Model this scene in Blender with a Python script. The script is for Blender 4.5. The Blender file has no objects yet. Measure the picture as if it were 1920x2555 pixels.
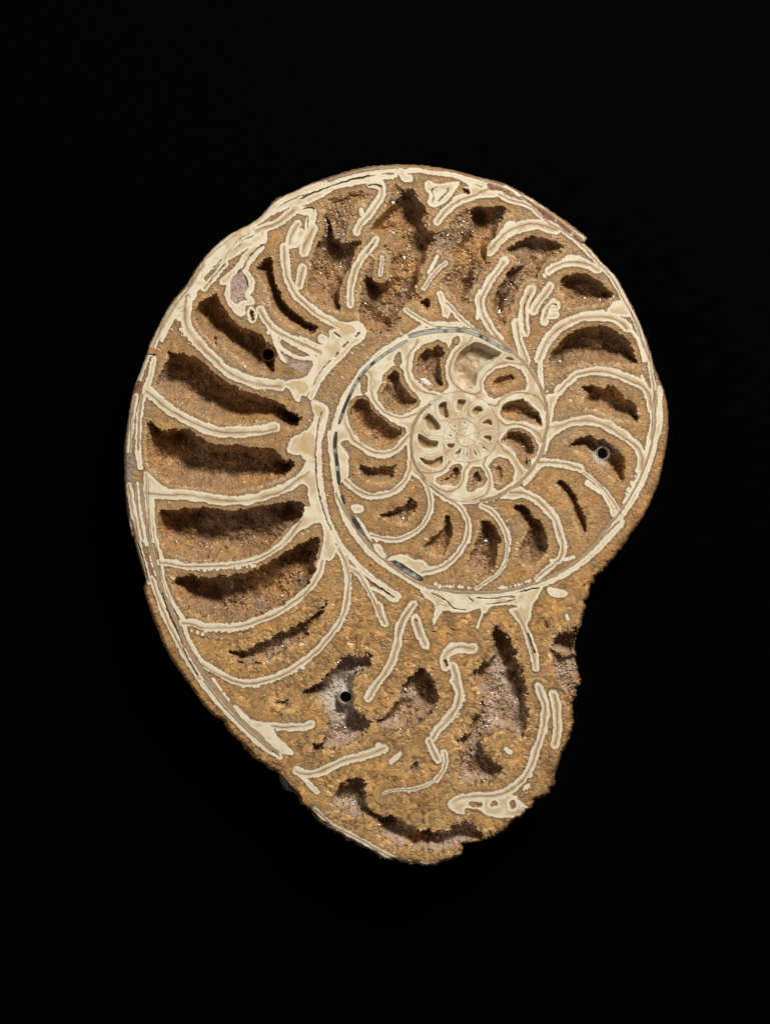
import bpy, math, random
import numpy as np

# ------------------------------------------------------------------ scale
PX = 0.0002                      # one drawing unit = 0.2 mm
FACE = 0.032                     # height of the sawn face above the cloth
CX, CY = 960.0, 1277.5
def W(x, y, z=0.0):              # drawing units -> metres
    return ((x - CX) * PX, (CY - y) * PX, FACE + z * PX)

# ------------------------------------------------------------------ camera
sc = bpy.context.scene
cam_d = bpy.data.cameras.new("camera"); cam = bpy.data.objects.new("camera", cam_d)
sc.collection.objects.link(cam); sc.camera = cam
DIST = 1.6
cam.location = (0, 0, FACE + DIST)
cam_d.sensor_fit = 'VERTICAL'; cam_d.sensor_height = 24
cam_d.lens = 24 * DIST / (2555 * PX)
cam_d.clip_start = 0.05; cam_d.clip_end = 50

# ------------------------------------------------------------------ world and lamps
world = bpy.data.worlds.new("World"); sc.world = world; world.use_nodes = True
bg = world.node_tree.nodes['Background']
bg.inputs[0].default_value = (1.0, 0.93, 0.85, 1); bg.inputs[1].default_value = 0.07
def area(name, az, el, dist, size, power, col):
    l = bpy.data.lights.new(name, 'AREA'); l.shape = 'DISK'; l.size = size; l.energy = power; l.color = col
    o = bpy.data.objects.new(name, l); sc.collection.objects.link(o)
    a, e = math.radians(az), math.radians(el)
    o.location = (dist*math.cos(e)*math.cos(a), dist*math.cos(e)*math.sin(a), FACE + dist*math.sin(e))
    from mathutils import Vector
    o.rotation_euler = (-Vector(o.location)).to_track_quat('-Z', 'Y').to_euler()
    return o
area("studio_lamp", 62, 43, 2.2, 0.55, 60, (1.0, 0.955, 0.88))
area("fill_lamp", 205, 40, 2.6, 1.2, 6.5, (1.0, 0.92, 0.84))
sc.view_settings.view_transform = 'Standard'; sc.view_settings.look = 'None'
sc.view_settings.exposure = 0.0; sc.view_settings.gamma = 1.0
sc.render.engine = 'CYCLES'

# ------------------------------------------------------------------ drawing of the sawn face
TILES = {'A':(300,400,3.324),'B':(750,400,3.324),'C':(1200,400,3.324),'D':(300,850,3.324),
 'Z':(300,800,4.155),'E':(1200,850,3.324),'M':(750,780,4.7486),'N':(1050,780,4.7486),
 'G':(750,1080,3.324),'J':(1080,1300,3.324),'K':(300,1300,3.324),'P':(500,1700,3.324),
 'Q':(950,1700,3.324),'U':(740,1480,3.324)}
DATA = """
O #A 200,1662 225,1600 240,1540 300,1410 360,1290 420,1190 500,1090 555,1030 600,950 660,860 750,750 840,665 930,600 1060,540 1170,460 1230,390 1300,315 1440,262 1530,215 1662,165 #B 300,120 450,75 600,48 800,36 960,40 1150,60 1350,105 1500,145 1662,188 #C 290,245 420,320 560,410 700,505 800,580 873,640 850,685 900,735 1000,850 1100,950 1160,1050 1230,1180 1290,1300 1340,1420 1380,1540 1412,1640 #E 1410,150 1460,290 1520,450 1545,620 1540,800 1510,980 1470,1160 1420,1290 1350,1440 1270,1560 1200,1662 #J 1590,180 1500,300 1400,410 1300,530 1280,620 1240,800 1210,900 1180,1000 1175,1120 1200,1240 1220,1330 1190,1420 1150,1510 1155,1640 #Q 1590,380 1550,490 1480,640 1440,780 1410,900 1395,940 1290,980 1240,1040 1160,1120 1060,1190 1020,1250 900,1300 800,1340 700,1360 690,1400 640,1460 540,1490 460,1525 390,1540 250,1520 100,1480 #P 1500,1470 1420,1410 1300,1370 1150,1280 1040,1200 940,1130 910,1080 830,1010 810,950 740,930 690,900 650,830 630,745 560,710 440,630 350,530 220,400 190,330 130,300 #K 800,1640 680,1510 580,1360 470,1210 380,1060 300,870 230,680 200,560 215,490 190,400 130,200 85,0 #D 110,1662 75,1500 45,1270 35,1000 40,850 60,700 90,500 130,350 170,250 215,120
S 26 1 #A 560,1130 545,1230 545,1330 570,1410 640,1500 #Z 800,220 900,330 1000,420 1080,500 1180,560 1300,615 1450,650 1662,672
W 14 0 #A 590,1110 650,1020 690,940 760,880 860,810
F 18 1 #A 700,1060 750,1000 800,940 870,860
W 16 0 #A 560,1180 600,1100 680,1010
F 20 0 #A 860,1000 920,960 1000,870 1060,780 1160,700
F 26 0 #A 870,800 960,740 1060,690 1150,660
F 14 0 #A 895,960 905,1050 890,1130 920,1190 980,1260 1010,1270 1010,1200 960,1180
F 14 0 #A 1180,720 1110,790 1050,870 1040,930 1090,1000 1080,1070 1050,1120 1090,1170 1010,1190
P pink #A 920,990 980,920 1010,910 1030,960 1060,1050 1020,1130 980,1190 930,1160 915,1080
K 5 #A 1180,700 1130,740 1070,800 1040,850 1015,900 980,930
K 3 #A 1030,950 1050,1000 1060,1050
K 3 #A 840,820 810,860 770,890
K 3 #A 860,870 820,920
K 2 #A 770,970 740,1010
F 22 1 #A 1130,590 1200,560 1300,520 1400,450 1440,420
F 20 0 #A 1180,600 1185,660
W 15 0 #A 1060,560 1150,500 1250,430 1340,390 1440,350 1500,320
W 15 0 #A 1230,420 1350,330 1500,260 1662,200
W 34 0 #A 740,840 830,740 930,660 1050,590
W 18 1 #A 250,1600 330,1420 400,1300 480,1180 560,1080 640,950 700,870
W 11 0 #A 345,1490 400,1370 450,1300 490,1310
W 30 0 #A 480,1230 550,1150 590,1100
F 22 0 #A 1440,390 1500,420 1560,420 1600,450 1570,520 1560,580
F 18 0 #A 1460,360 1550,330 1640,290 1662,280
K 4 #A 1510,410 1550,395 1600,400 1600,430
K 3 #A 1555,470 1550,560
F 24 1 #A 1470,530 1420,620 1410,690
F 28 1 #A 1590,570 1560,640 1530,700 1520,760
F 24 0 #A 1500,600 1450,690
S 21 1 #A 1360,720 1365,820 1385,960 1430,1070 1500,1160 1580,1230 1650,1285 #B 230,1320 310,1370
F 22 1 #A 1510,890 1500,960 1480,1040
F 7 0 #A 1085,1215 1060,1260 1075,1330 1110,1335 1125,1280 1085,1215
C 10 #A 1085,1235 1070,1270 1090,1320 1110,1320 1108,1270
S 20 1 #A 1160,1240 1200,1310 1260,1390 1340,1440 1440,1490 1550,1540 1662,1590
F 9 0 #A 1265,1430 1290,1530 1330,1620 1370,1662
F 9 0 #A 1265,1430 1330,1550 1400,1600 1480,1640 1600,1640
F 9 0 #A 1280,1430 1420,1510 1540,1570 1600,1620
C 30 #A 650,1170 690,1165 800,1100 830,1190 880,1240 920,1320 980,1360 1060,1400 1160,1430 1200,1500 1230,1570 #Z 1530,230 1590,330 1605,450 1585,545 1480,530 1380,500 1250,400 1130,300 1000,190 #A 800,1540 710,1450 650,1380 620,1280 640,1200
C 26 #A 1130,890 1180,840 1250,790 1265,850 1280,980 1320,1080 1370,1180 1450,1250 1540,1330 1620,1360 1640,1390 1580,1440 1500,1410 1400,1350 1320,1290 1270,1220 1230,1100 1190,1000 1150,940
W 11 0 #B 0,270 200,215 400,140 560,105 770,88 790,110 770,135 650,140
W 12 0 #B 0,350 60,320 200,260 330,210 520,170 640,145
W 9 0 #B 0,235 100,205 210,180
F 19 1 #B 620,200 670,230 670,290 630,360 570,440 500,520 465,590
F 10 0 #B 580,210 560,180 600,165 670,180 690,230
K 4 #B 565,210 605,198 650,205 670,230
F 10 0 #B 500,410 510,450
F 19 1 #B 620,660 580,720 510,800 450,910 420,1020 405,1120 410,1200
K 3 #B 600,700 540,780
F 10 1 #B 680,800 670,870 660,950
F 8 0 #B 1130,800 1090,870 1060,930
F 12 1 #B 1200,850 1110,930 1050,1010 1020,1060
F 20 0 #B 840,100 860,140 900,150
W 12 0 #B 850,90 980,85 1100,105 1250,120 1380,155 1530,200
P cream #B 1030,180 1080,170 1120,200 1300,175 1310,200 1270,260 1240,310 1190,360 1100,390 1050,350 1070,290 1030,240
K 3 #B 1130,220 1080,250 1105,300 1090,350
K 5 #B 1220,230 1200,280 1140,340
F 19 1 #B 1130,510 1180,440 1260,370 1350,320 1450,290 1520,250 1600,230
P cream #B 1250,130 1400,180 1530,240 1662,250 1662,300 1500,310 1350,310 1270,350 1260,310 1330,280 1400,270 1340,230 1400,210
P red #B 1550,195 1660,230 1660,260 1560,225
C 8 #B 1340,230 1390,250 1390,275 1350,270
F 28 1 #C 75,740 150,660 230,590 330,550 430,530 540,545 620,570
F 18 0 #C 210,570 230,530 260,530
F 14 0 #C 390,520 520,520
W 14 1 #C 150,285 240,330 380,370 470,440 560,520 640,560 740,630 850,720 940,820 1000,880 1060,940 1130,1050 1190,1170 1250,1270 1300,1380 1330,1480 1370,1600 1390,1662
W 9 0 #C 200,215 300,280 420,340 560,440 700,550 790,610 860,660
P red #C 60,190 130,215 240,265 150,250 70,240
P red #C 330,290 450,370 600,460 600,500 540,490 470,420 400,360
P red #C 630,490 740,580 730,610 650,550
P red #C 760,610 850,680 820,690 770,650
F 21 1 #C 190,840 130,920 70,1000 20,1100 #B 1490,1150 1500,1260 1550,1350 1600,1430 1650,1490
F 9 0 #B 1480,1080 1460,1160 1470,1250 1460,1310
F 24 1 #C 410,1070 370,1150 350,1230 350,1330 370,1430
F 22 1 #C 290,1350 300,1430 320,1520 350,1610 370,1662
F 21 1 #C 570,1040 520,1120 460,1190 430,1250
F 22 0 #C 590,1180 620,1210 560,1220 530,1290 520,1340
F 16 0 #C 570,1290 620,1280
K 3 #C 620,1195 580,1195 540,1260 520,1330
K 3 #C 385,1130 350,1230 355,1320 360,1420
F 20 1 #C 560,920 620,880 720,850 830,850 900,870 970,910
F 10 0 #C 680,830 740,800 830,820
S 24 1 #C 480,1650 520,1540 580,1450 670,1370 770,1320 880,1290 1000,1290 1100,1310 1170,1350 1210,1390
F 12 0 #C 740,1320 850,1270 950,1270
P cream #C 1090,1180 1170,1160 1210,1230 1240,1290 1130,1290 1040,1260
W 10 0 #C 1210,1400 1270,1440 1320,1540 1350,1662
F 7 0 #C 515,955 525,965
C 5 #B 240,350 330,320 470,275 530,290 530,320 450,330 390,400 290,380
C 24 #B 200,470 240,490 270,580 280,640 400,680 500,660 500,700 450,740 430,830 390,930 350,1000 320,1100 330,1240 270,1220 150,1150 70,1090 60,1000 90,870 120,720 180,650 200,560
C 26 #B 570,580 640,470 740,390 810,310 840,250 930,240 950,290 1020,360 1040,420 1010,500 1050,580 1130,660 1060,720 1020,840 980,920 940,1080 900,1170 840,1230 750,1330 740,1390 600,1400 540,1400 480,1260 510,1180 520,1060 540,950 620,1010 710,1010 750,960 750,850 790,760 740,700 680,660 600,600
C 20 #B 990,1190 1010,1150 1070,1150 1060,1240 1020,1230
C 24 #B 1400,430 1440,380 1560,390 1662,380 #C 210,390 180,460 130,560 120,620 60,700 #B 1540,740 1540,820 1480,830 1440,900 1430,1000 1400,1060 1330,1180 1290,1150 1250,1060 1240,970 1280,870 1270,760 1330,650 1390,570
C 20 #C 210,740 300,680 400,630 520,640 640,690 690,720 600,770 520,850 480,930 440,990 420,950 400,900 300,960 260,1060 210,1130 180,1220 160,1280 110,1240 100,1160 130,1080 190,990 220,930 330,860 330,790 250,780
C 26 #C 650,1080 660,980 740,940 840,935 930,975 990,1010 1050,1080 1100,1130 950,1190 800,1210 700,1200 690,1110
W 10 0 #D 230,130 170,290 130,370
P red #D 150,330 190,370 180,440 115,460 125,390
P orange #D 245,65 290,60 300,90 260,110
K 4 #D 230,112 285,118
W 15 1 #D 130,460 100,600 80,780 72,925
P grey #D 40,938 118,938 125,1070 100,1180 60,1270 45,1200 38,1000
W 17 1 #D 72,1200 95,1350 125,1500 150,1662
W 14 0 #D 280,150 250,300 215,400 185,500 160,620 150,800 150,940 170,1050
W 8 0 #D 145,1180 150,1300 175,1480 200,1662
W 12 1 #D 215,1100 220,1250 230,1450 240,1662
W 12 0 #D 260,1300 270,1500 290,1662
S 26 1 #D 230,420 300,470 400,560 520,640 650,700 780,750 900,760 1050,755 1200,740 1280,720
F 12 0 #D 190,470 240,440 260,480
S 25 1 #D 220,1260 400,1270 550,1280 700,1300 850,1325 1000,1325 1150,1300 1300,1250 1450,1170 1560,1090
P cream #D 200,1100 260,1120 330,1190 400,1230 400,1300 260,1310 200,1290
F 20 0 #D 1590,1220 1600,1330 1620,1400 1550,1480 1450,1570 1380,1650
P cream #D 1400,330 1500,310 1560,280 1600,200 1620,250 1600,330 1580,400 1540,460 1500,460 1480,510 1440,480 1400,400 1300,380 1250,350
P cream #M 180,0 260,0 400,90 540,110 690,110 750,200 640,300 540,400 330,620 200,780 130,870 60,930 40,800 150,760 170,650 180,560 200,420 160,380 60,330 0,310 0,270 120,330 240,380 330,300 340,210 430,180 300,70
P tan #M 400,100 600,150 640,220 560,260 500,240 430,150
P tan #D 1430,340 1530,340 1560,400 1500,440 1450,380
W 17 0 #M 740,220 700,300 600,370 500,480 400,580 300,680 220,790 170,890 120,990
K 5 #M 560,350 500,410
K 5 #M 440,475 410,520
K 3 #M 350,570 250,680 180,790 150,860
K 5 #M 690,240 650,285
K 4 #M 400,240 460,285
F 22 0 #M 255,310 265,315
F 9 0 #D 1380,0 1500,60 1590,120 1620,200 1600,300
P pink #D 1340,100 1380,130 1420,180 1560,190 1580,240 1540,260 1420,220
P cream #M 120,1070 170,1050 300,1110 320,1180 270,1300 210,1480 200,1662 -150,1662 -100,1480 0,1450 100,1380 160,1250
P cream #D 1610,660 1640,700 1640,860 1630,960 1640,1260 1590,1250 1500,1160 1490,1100 1540,1000 1530,930 1450,870 1410,810 1540,750
P tan #M 150,1100 250,1130 260,1190 200,1230 170,1190
P tan #D 1600,780 1610,960 1570,930 1480,840
F 9 0 #M 150,1060 290,1110 320,1190 260,1400 210,1662
K 3 #M 250,1180 210,1300 190,1450 170,1662
K 3 #D 1650,640 1630,800 1615,950 1620,1100 1640,1250
P cream #M 1430,190 1250,290 1050,410 850,560 700,730 600,880 520,1030 460,1160 420,1290 390,1450 370,1662 #G 240,100 300,400 400,350 380,200 330,90 420,60 540,170 700,200 830,150 880,100 890,300 960,380 1100,470 1200,560 1400,590 1662,520 #E 300,1190 380,1110 450,1020 500,920 530,800 540,700 #N 1440,950 1380,780 1250,590 1100,450 960,350 800,270 600,200 350,175 30,180
A 11 #M 1020,780 1110,680 1160,720 1190,830 1240,900 1290,970 1360,1030 1360,1070 1290,1120 1200,1150 1060,1140 960,990 970,910 1020,860
A 9 #M 600,1130 640,1050 700,1020 780,1030 830,1120 900,1200 1000,1290 1100,1360 1190,1390 1190,1450 1120,1520 1050,1570 950,1590 850,1570 760,1530 680,1430 630,1340 590,1230
A 13 #M 1380,640 1400,520 1470,440 1600,400 #N 130,430 200,380 290,480 250,560 250,700 270,860 200,880 130,870 #M 1500,830 1400,760
A 22 #N 860,900 840,850 880,780 950,760 1050,730 1110,770 1150,850 1000,860 920,900
A 4 #N 950,1170 1020,1070 1100,1050 1200,1030 1280,1110 1380,1200 1420,1330 1300,1290 1200,1270 1090,1270 990,1240
A 8 #N 990,1510 1040,1430 1140,1400 1240,1430 1310,1510 #E 440,890 435,940 390,970 385,1040 340,990 290,900 190,830
A 4 #M 700,760 800,780 800,880 740,950 720,860
A 3 #M 1110,560 1160,470 1190,600 1140,640
A 3 #N 370,340 420,290 450,320 390,400 340,440
A 8 #E 90,1050 130,1000 200,1000 240,1060 230,1150 180,1200 110,1200
W 12 0 #M 370,1662 380,1450 410,1280 450,1150 510,1020 600,870 710,710 860,545 1060,395 1255,275 1440,170 #N 30,135 150,130 350,140 480,140
B 2 #M 1270,270 1400,220 1662,180 #N 180,165 350,175 600,200 800,270
B 7 #N 700,240 900,315 1060,440 1200,575 1320,725 1400,870 1460,1020 1495,1180 1490,1350 1450,1520 #E 530,800 500,920 450,1020 380,1110 300,1190 200,1250 100,1300 0,1330
G 8.5 #M 1290,285 1450,245 1662,215 #N 120,222 240,218 380,212 540,225 700,280 850,355 1055,465
G 7.5 #M 1250,335 1100,425 950,525 830,620 760,690 690,780 620,900 560,1030 510,1150 455,1310
T 16 1 #M 1380,320 1350,390 1280,480 1255,600 1260,720 1310,840 1400,920 1500,960 1600,970
T 14 1 #M 820,710 830,800 830,950 880,1070 970,1170 1100,1240 1200,1255 1300,1230 1380,1190
T 17 1 #M 520,1310 560,1400 620,1520 #G 470,90 560,150 660,180 760,160 840,90 890,20
T 16 1 #N 600,290 560,350 450,420 360,540 325,680 350,800 430,890 540,950 640,970
T 16 1 #N 1190,610 1080,590 960,590 850,640 740,730 700,820 700,930 650,965
T 13 1 #N 800,1090 890,1110 950,1040 1080,970 1220,960 1360,990 1440,1080 1460,1160
T 13 1 #N 920,1280 1000,1340 1120,1325 1250,1360 1360,1420 1410,1480 1420,1530
T 13 1 #N 910,1540 970,1630 1020,1662 #E 260,970 310,1060 330,1100
C 16 #M 1020,780 1110,680 1160,720 1190,830 1240,900 1290,970 1360,1030 1360,1070 1290,1120 1200,1150 1060,1140 960,990 970,910 1020,860
C 18 #M 600,1130 640,1050 700,1020 780,1030 830,1120 900,1200 1000,1290 1100,1360 1190,1390 1190,1450 1120,1520 1050,1570 950,1590 850,1570 760,1530 680,1430 630,1340 590,1230
C 16 #M 1380,640 1400,520 1470,440 1600,400 #N 130,430 200,380 290,480 230,560 230,700 260,860 200,880 130,870 #M 1500,830 1400,760
P white #M 1410,790 1480,770 1560,870 1480,840
R 16 #N 380,690 390,600 450,480 550,390 640,355 720,365 800,400 900,450 950,480 880,560 750,640 670,730 650,850 600,885 600,905 500,900 420,800
C 9 #N 860,900 840,850 880,780 950,760 1050,730 1110,770 1090,810 1000,830 920,880
R 4 #N 985,555 1040,525 1100,555 1080,570
C 14 #N 950,1170 1020,1070 1100,1050 1200,1030 1280,1110 1380,1200 1420,1330 1300,1290 1200,1270 1090,1270 990,1240
C 14 #N 990,1510 1040,1430 1140,1400 1240,1430 1310,1510 #E 440,890 435,940 390,970 385,1040 340,990 290,900 190,830
C 28 #C 610,1560 700,1460 800,1400 950,1365 1060,1375 1160,1440 1230,1510 1270,1600 #E 1270,140 1300,190 1100,180 900,180 760,200 660,230 580,265 560,200 560,160 590,90
C 22 #E 820,390 880,370 940,370 1010,400 1050,365 1120,390 1170,440 1190,480 1250,510 1290,540 1300,620 1290,670 1230,660 1150,650 1060,620 950,570 880,540 850,500 870,450
C 22 #E 725,880 780,820 860,790 910,790 950,830 1010,810 1060,850 1120,900 1180,960 1190,1010 1190,1100 1180,1180 1080,1130 1000,1040 940,1000 880,940 800,900
H 14 #E 1015,930
H 14 #D 1220,105
C 18 #E 620,1180 660,1150 730,1200 770,1260 800,1330 850,1420 870,1500 875,1560 840,1600 780,1480 760,1400 700,1290 650,1220
C 4 #E 120,1060 150,1030 180,1090 170,1160 130,1120
F 14 0 #E 500,380 490,270 490,154
S 22 1 #E 640,420 720,340 800,280 900,255 1000,250 1100,270 1200,310 1300,350 1370,410 1400,480 1410,560
P cream #E 540,460 600,440 650,400 640,470 600,560 590,650 560,660
W 12 1 #E 1370,40 1390,150 1410,280 1430,400 1420,550 1420,700 1400,820
W 14 0 #E 1480,400 1480,550 1470,700 1440,850 1400,980 1350,1130 1280,1270 1180,1430 1080,1560 1000,1662
W 12 0 #E 1415,700 1385,850 1335,1010 1300,1130 1260,1230 1190,1340
B 4 #E 1440,420 1440,600 1430,760 1400,900 1340,1080 1270,1230 1180,1380 1080,1510 980,1640
S 24 1 #E 560,720 650,710 750,675 870,660 970,675 1080,720 1170,780 1240,830 1300,890 1330,970 1330,1060
P cream #E 550,740 620,690 700,700 620,780 570,830 550,900 520,940 540,820
S 20 1 #E 480,1010 600,1010 720,1030 820,1060
S 10 1 #E 850,1090 920,1150 1000,1220 1060,1290 1120,1380 1160,1440
F 14 0 #E 880,1180 920,1210 1000,1260 1050,1320 1090,1400 1100,1440
P cream #E 500,980 560,1000 480,1070 430,1130 360,1210 340,1170 420,1080
S 20 1 #E 240,1260 330,1260 430,1300 520,1370 600,1460 640,1560 670,1662
P cream #E 290,1220 350,1220 370,1270 300,1310 200,1310 160,1300
S 16 1 #E 0,1370 80,1410 150,1490 200,1580 220,1662
B 5 #M 1530,1090 1410,1200 1335,1350 1310,1500 #G 915,120 930,220 970,300 1030,380
K 1.6 #N 540,1375 450,1400 415,1470 440,1550 530,1590 620,1560 670,1490 680,1420 640,1340 560,1280 460,1255 360,1290 280,1390 262,1500 #G 1190,150 1240,210 1330,240 1430,240 1530,210 1590,150 #N 890,1560 915,1460 910,1310 860,1180 800,1090 700,1020 560,955 420,940 250,970 #M 1662,980 1500,1090 1390,1200 1310,1350 1290,1500 #G 905,120 920,220 960,300 1020,380 1060,430 1150,510 1280,560 1440,575 1662,520
R 9 #N 205,1100 250,1060 300,1060 310,1130 330,1220 290,1250 220,1210
R 7 #N 420,1080 450,1025 530,1040 500,1100 470,1160 420,1160
R 7 #N 600,1160 660,1105 740,1150 680,1190 640,1220 600,1200
R 6 #N 720,1310 770,1270 825,1270 840,1330 780,1330
R 5 #N 740,1470 800,1450 840,1480 810,1540
R 9 #N 35,1270 90,1190 150,1240 220,1330 220,1380 150,1400 90,1390 60,1330
R 9 #M 1380,1460 1420,1440 1530,1510 1630,1520 1600,1590 1520,1620 1400,1580
R 6 #N 310,1570 400,1550 380,1600 330,1610
R 2 #N 380,1330 415,1345 395,1365
R 2 #N 500,1300 530,1310 510,1325
R 3 #N 320,1440 365,1460 350,1480
R 3 #N 710,1580 770,1610 740,1620
K 1.2 #N 160,1080 160,1180 200,1270 270,1290
K 1.2 #N 390,990 370,1080 380,1180 420,1230
K 1.2 #N 640,1030 560,1100 560,1200 600,1260
K 1.2 #N 830,1200 740,1230 670,1300
K 1.2 #N 890,1380 780,1380 690,1400
K 1.2 #N 870,1560 780,1540 690,1500
K 1.2 #N 0,1400 60,1450 180,1460 260,1480
K 1 #N 450,1260 460,1380
K 1 #N 590,1290 540,1370
K 1 #N 320,1350 430,1430
K 1 #N 265,1500 410,1490
K 1 #N 670,1420 520,1460 540,1380
K 1 #N 520,1460 420,1440
K 1 #N 520,1460 500,1580
K 1 #N 520,1460 640,1540
R 7 #G 980,205 1020,215 1090,230 1160,190 1180,200 1170,250 1110,300 1040,270 1000,240
R 5 #G 1210,95 1280,90 1260,120 1225,115
R 5 #G 1270,180 1300,150 1330,130 1320,170 1290,190
R 3 #G 1365,200 1380,160 1380,200
R 4 #G 1435,140 1455,170 1455,195 1440,170
A 10 #G 1150,400 1240,350 1260,300 1300,290 1315,340 1290,400 1200,400
A 13 #G 1430,340 1470,320 1500,370 1490,400 1440,430 1410,450
C 10 #G 1150,400 1240,350 1260,300 1300,290 1315,340 1290,400 1200,400
C 9 #G 1430,340 1470,320 1500,370 1490,400 1440,430 1410,450
T 10 1 #G 1010,330 1090,340 1180,310 1240,240
T 16 1 #G 1080,430 1190,490 1280,480 1350,400 1360,320 1400,250
T 16 1 #G 1440,560 1530,520 1570,440 1560,340 1520,260 1540,200
T 17 1 #G 370,390 450,470 560,520 650,520 760,490 850,420 900,320 910,240
T 14 1 #G 580,850 680,880 800,885 900,850 1000,780 1060,680 1080,580 1060,470 1020,400 950,330
T 17 1 #G 1010,1160 1100,1140 1200,1100 1300,1010 1370,890 1390,780 1370,690 1310,600 1200,540 1080,440
T 10 1 #J 619,166 600,330 540,430 450,500 360,560
S 16 1 #J 1069,150 1075,200 1060,300 1000,360 920,420 860,480
G 9 #G 293,0 283,120 300,250 318,420
G 9 #G 345,525 360,580
G 10 #G 425,700 470,770 525,840
G 12 #G 780,1070 860,1130 940,1180 1000,1215
P cream #G 310,80 380,160 400,200 380,280 390,350 340,400 320,400 330,200
P cream #G 720,1060 760,1020 870,1010 930,1050 1010,1060 1080,1110 1200,1080 1100,1160 1000,1180 940,1150 850,1090 790,1060
P cream #G 600,930 660,930 700,1040 640,1000
P cream #G 420,600 510,600 520,650 440,660
P cream #G 450,680 530,780 590,900 560,870 500,780
W 13 0 #G 240,0 260,200 290,440 350,660 450,850 580,1000 720,1110 860,1190 960,1260 1010,1280
B 4 #G 290,500 370,660 480,830 600,980 760,1110 920,1220 1060,1280 1250,1320 #J 330,600 560,590 750,550 900,500 1050,430 1200,330 1350,190 1450,90 1540,0
W 14 0 #J 0,580 150,610 330,620 560,615 750,580 900,530 1060,460 1230,350 1390,210 1500,90 1570,10
W 13 0 #G 160,0 150,150 160,350 190,560 240,750 320,920 430,1050 560,1180 700,1280 810,1350
W 9 0 #G 590,1290 680,1330 770,1390 820,1360
K 3 #G 125,200 130,380 150,500 190,650 250,810
K 3 #G 540,1200 600,1250 680,1300 740,1340
P cream #G 0,0 120,0 120,200 130,400 160,560 240,800 300,950 250,1060 200,1060 130,1200 100,1230 150,1090 190,860 150,740 0,800 0,620 90,600 90,450 0,400 0,330 70,260 0,180
P tan #G 20,0 115,20 110,200 60,170 0,120
S 16 1 #K 330,340 450,350 550,375 700,375 850,370 1000,350 1150,310 1280,240 1400,130 1500,0
S 19 1 #K 520,840 600,840 700,880 850,880 1000,870 1150,820 1300,760 1450,660 1560,560 1640,450 #G 180,1060
S 17 1 #K 690,1190 800,1250 930,1320 1070,1345 1200,1320 1350,1270 1500,1180 1600,1100 #G 260,1662 340,1540 385,1380 390,1200 360,1050 310,960
S 16 1 #G 410,1120 480,1170 550,1280 610,1400 670,1540
F 20 1 #G 640,1430 690,1580
F 18 1 #G 940,1420 870,1500 820,1600 800,1700
F 20 1 #G 945,1550 985,1690
P cream #G 990,1290 1120,1310 1300,1350 1500,1350 1662,1350 1662,1420 1560,1440 1500,1530 1480,1610 1455,1610 1500,1460 1420,1470 1380,1490 1300,1490 1180,1480 1110,1580 1090,1580 1110,1430 1030,1370
K 3 #G 1090,1330 1200,1390 1260,1450 1360,1470
K 2 #G 1120,1420 1140,1405 1180,1400
K 3 #G 1390,1360 1430,1400
P cream #J 330,600 660,640 700,600 900,530 860,640 820,700 810,800 770,860 740,880 640,760 640,730 700,700 500,700 440,760 400,760 380,700
K 2.5 #J 440,690 560,680 680,650
K 5 #J 720,590 800,570 870,555
K 3 #J 370,640 520,640 660,620
S 19 1 #J 690,750 760,880 800,1000 840,1120 855,1220
K 6 #J 785,940 810,1010 840,1090
P cream #J 950,550 1060,570 1120,600 1070,630 970,620
F 8 0 #J 1105,790 1115,810
F 26 1 #J 110,1200 95,1140 130,1080 220,1045 330,1060
F 22 1 #J 165,1200 190,1300 220,1430 200,1530 150,1600 100,1662
K 7 #J 95,1160 115,1200
C 14 #G 480,275 530,260 590,295 680,275 750,275 795,265 770,310 770,370 710,395 650,400 560,385 500,350
C 16 #G 650,680 720,660 800,620 860,600 910,540 960,580 950,640 890,700 850,740 750,720 680,710
C 18 #G 1010,950 1050,900 1120,850 1180,780 1200,690 1240,690 1250,770 1260,850 1230,900 1210,980 1130,1010 1050,970
C 22 #G 1480,740 1540,720 1620,790 #J 565,130 565,160 530,230 530,330 480,420 400,460 320,420 280,340 330,230 370,130 400,60 385,10
C 22 #E 260,1380 340,1360 410,1410 430,1470 480,1490 #J 890,0 920,80 950,170 950,230 920,290 830,360 750,350 705,260 740,180 780,80 730,0 #E 300,1430
C 32 #D 400,90 460,100 600,120 700,190 780,270 900,350 1050,420 1200,470 1330,520 1420,590 1500,630 1480,700 1410,720 1330,690 1220,660 1080,680 950,690 850,670 740,630 600,560 470,500 370,420 300,370 340,250 400,150
C 32 #D 230,680 290,690 340,740 450,730 570,730 640,790 740,840 860,870 960,860 1060,880 1200,890 1280,900 1350,970 1440,1000 1420,1070 1350,1130 1250,1170 1100,1210 900,1230 700,1220 550,1210 420,1180 330,1110 240,1050 220,900
C 32 #D 330,1400 420,1400 560,1390 700,1380 850,1400 1000,1400 1150,1370 1280,1350 1400,1330 1500,1330 1525,1400 1480,1500 1380,1560 1300,1640 #K 1200,240 1050,300 850,320 700,320 530,300 420,250 340,170 320,80 320,0
C 32 #K 430,510 500,470 600,450 700,470 850,450 1050,430 1200,350 1350,270 1500,180 1640,130 1650,200 1620,350 1600,450 1500,580 1350,690 1200,760 1050,820 850,840 700,800 600,740 510,640
C 20 #K 900,1090 960,1080 1060,1060 1150,1010 1250,960 1400,900 1500,850 1600,780 1662,720 #G 210,1390 215,1440 150,1540 60,1600 #K 1560,940 1450,1020 1380,1050 1300,1110 1200,1180 1050,1170 980,1170 950,1120
C 8 #K 1270,1510 1330,1490 1390,1480 1390,1530 1310,1520
C 26 #J 975,1010 1010,960 1100,920 1200,885 1180,1010 1165,1090 1110,1120 1030,1090 990,1050
W 16 1 #K 100,0 150,180 200,370 240,500
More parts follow.
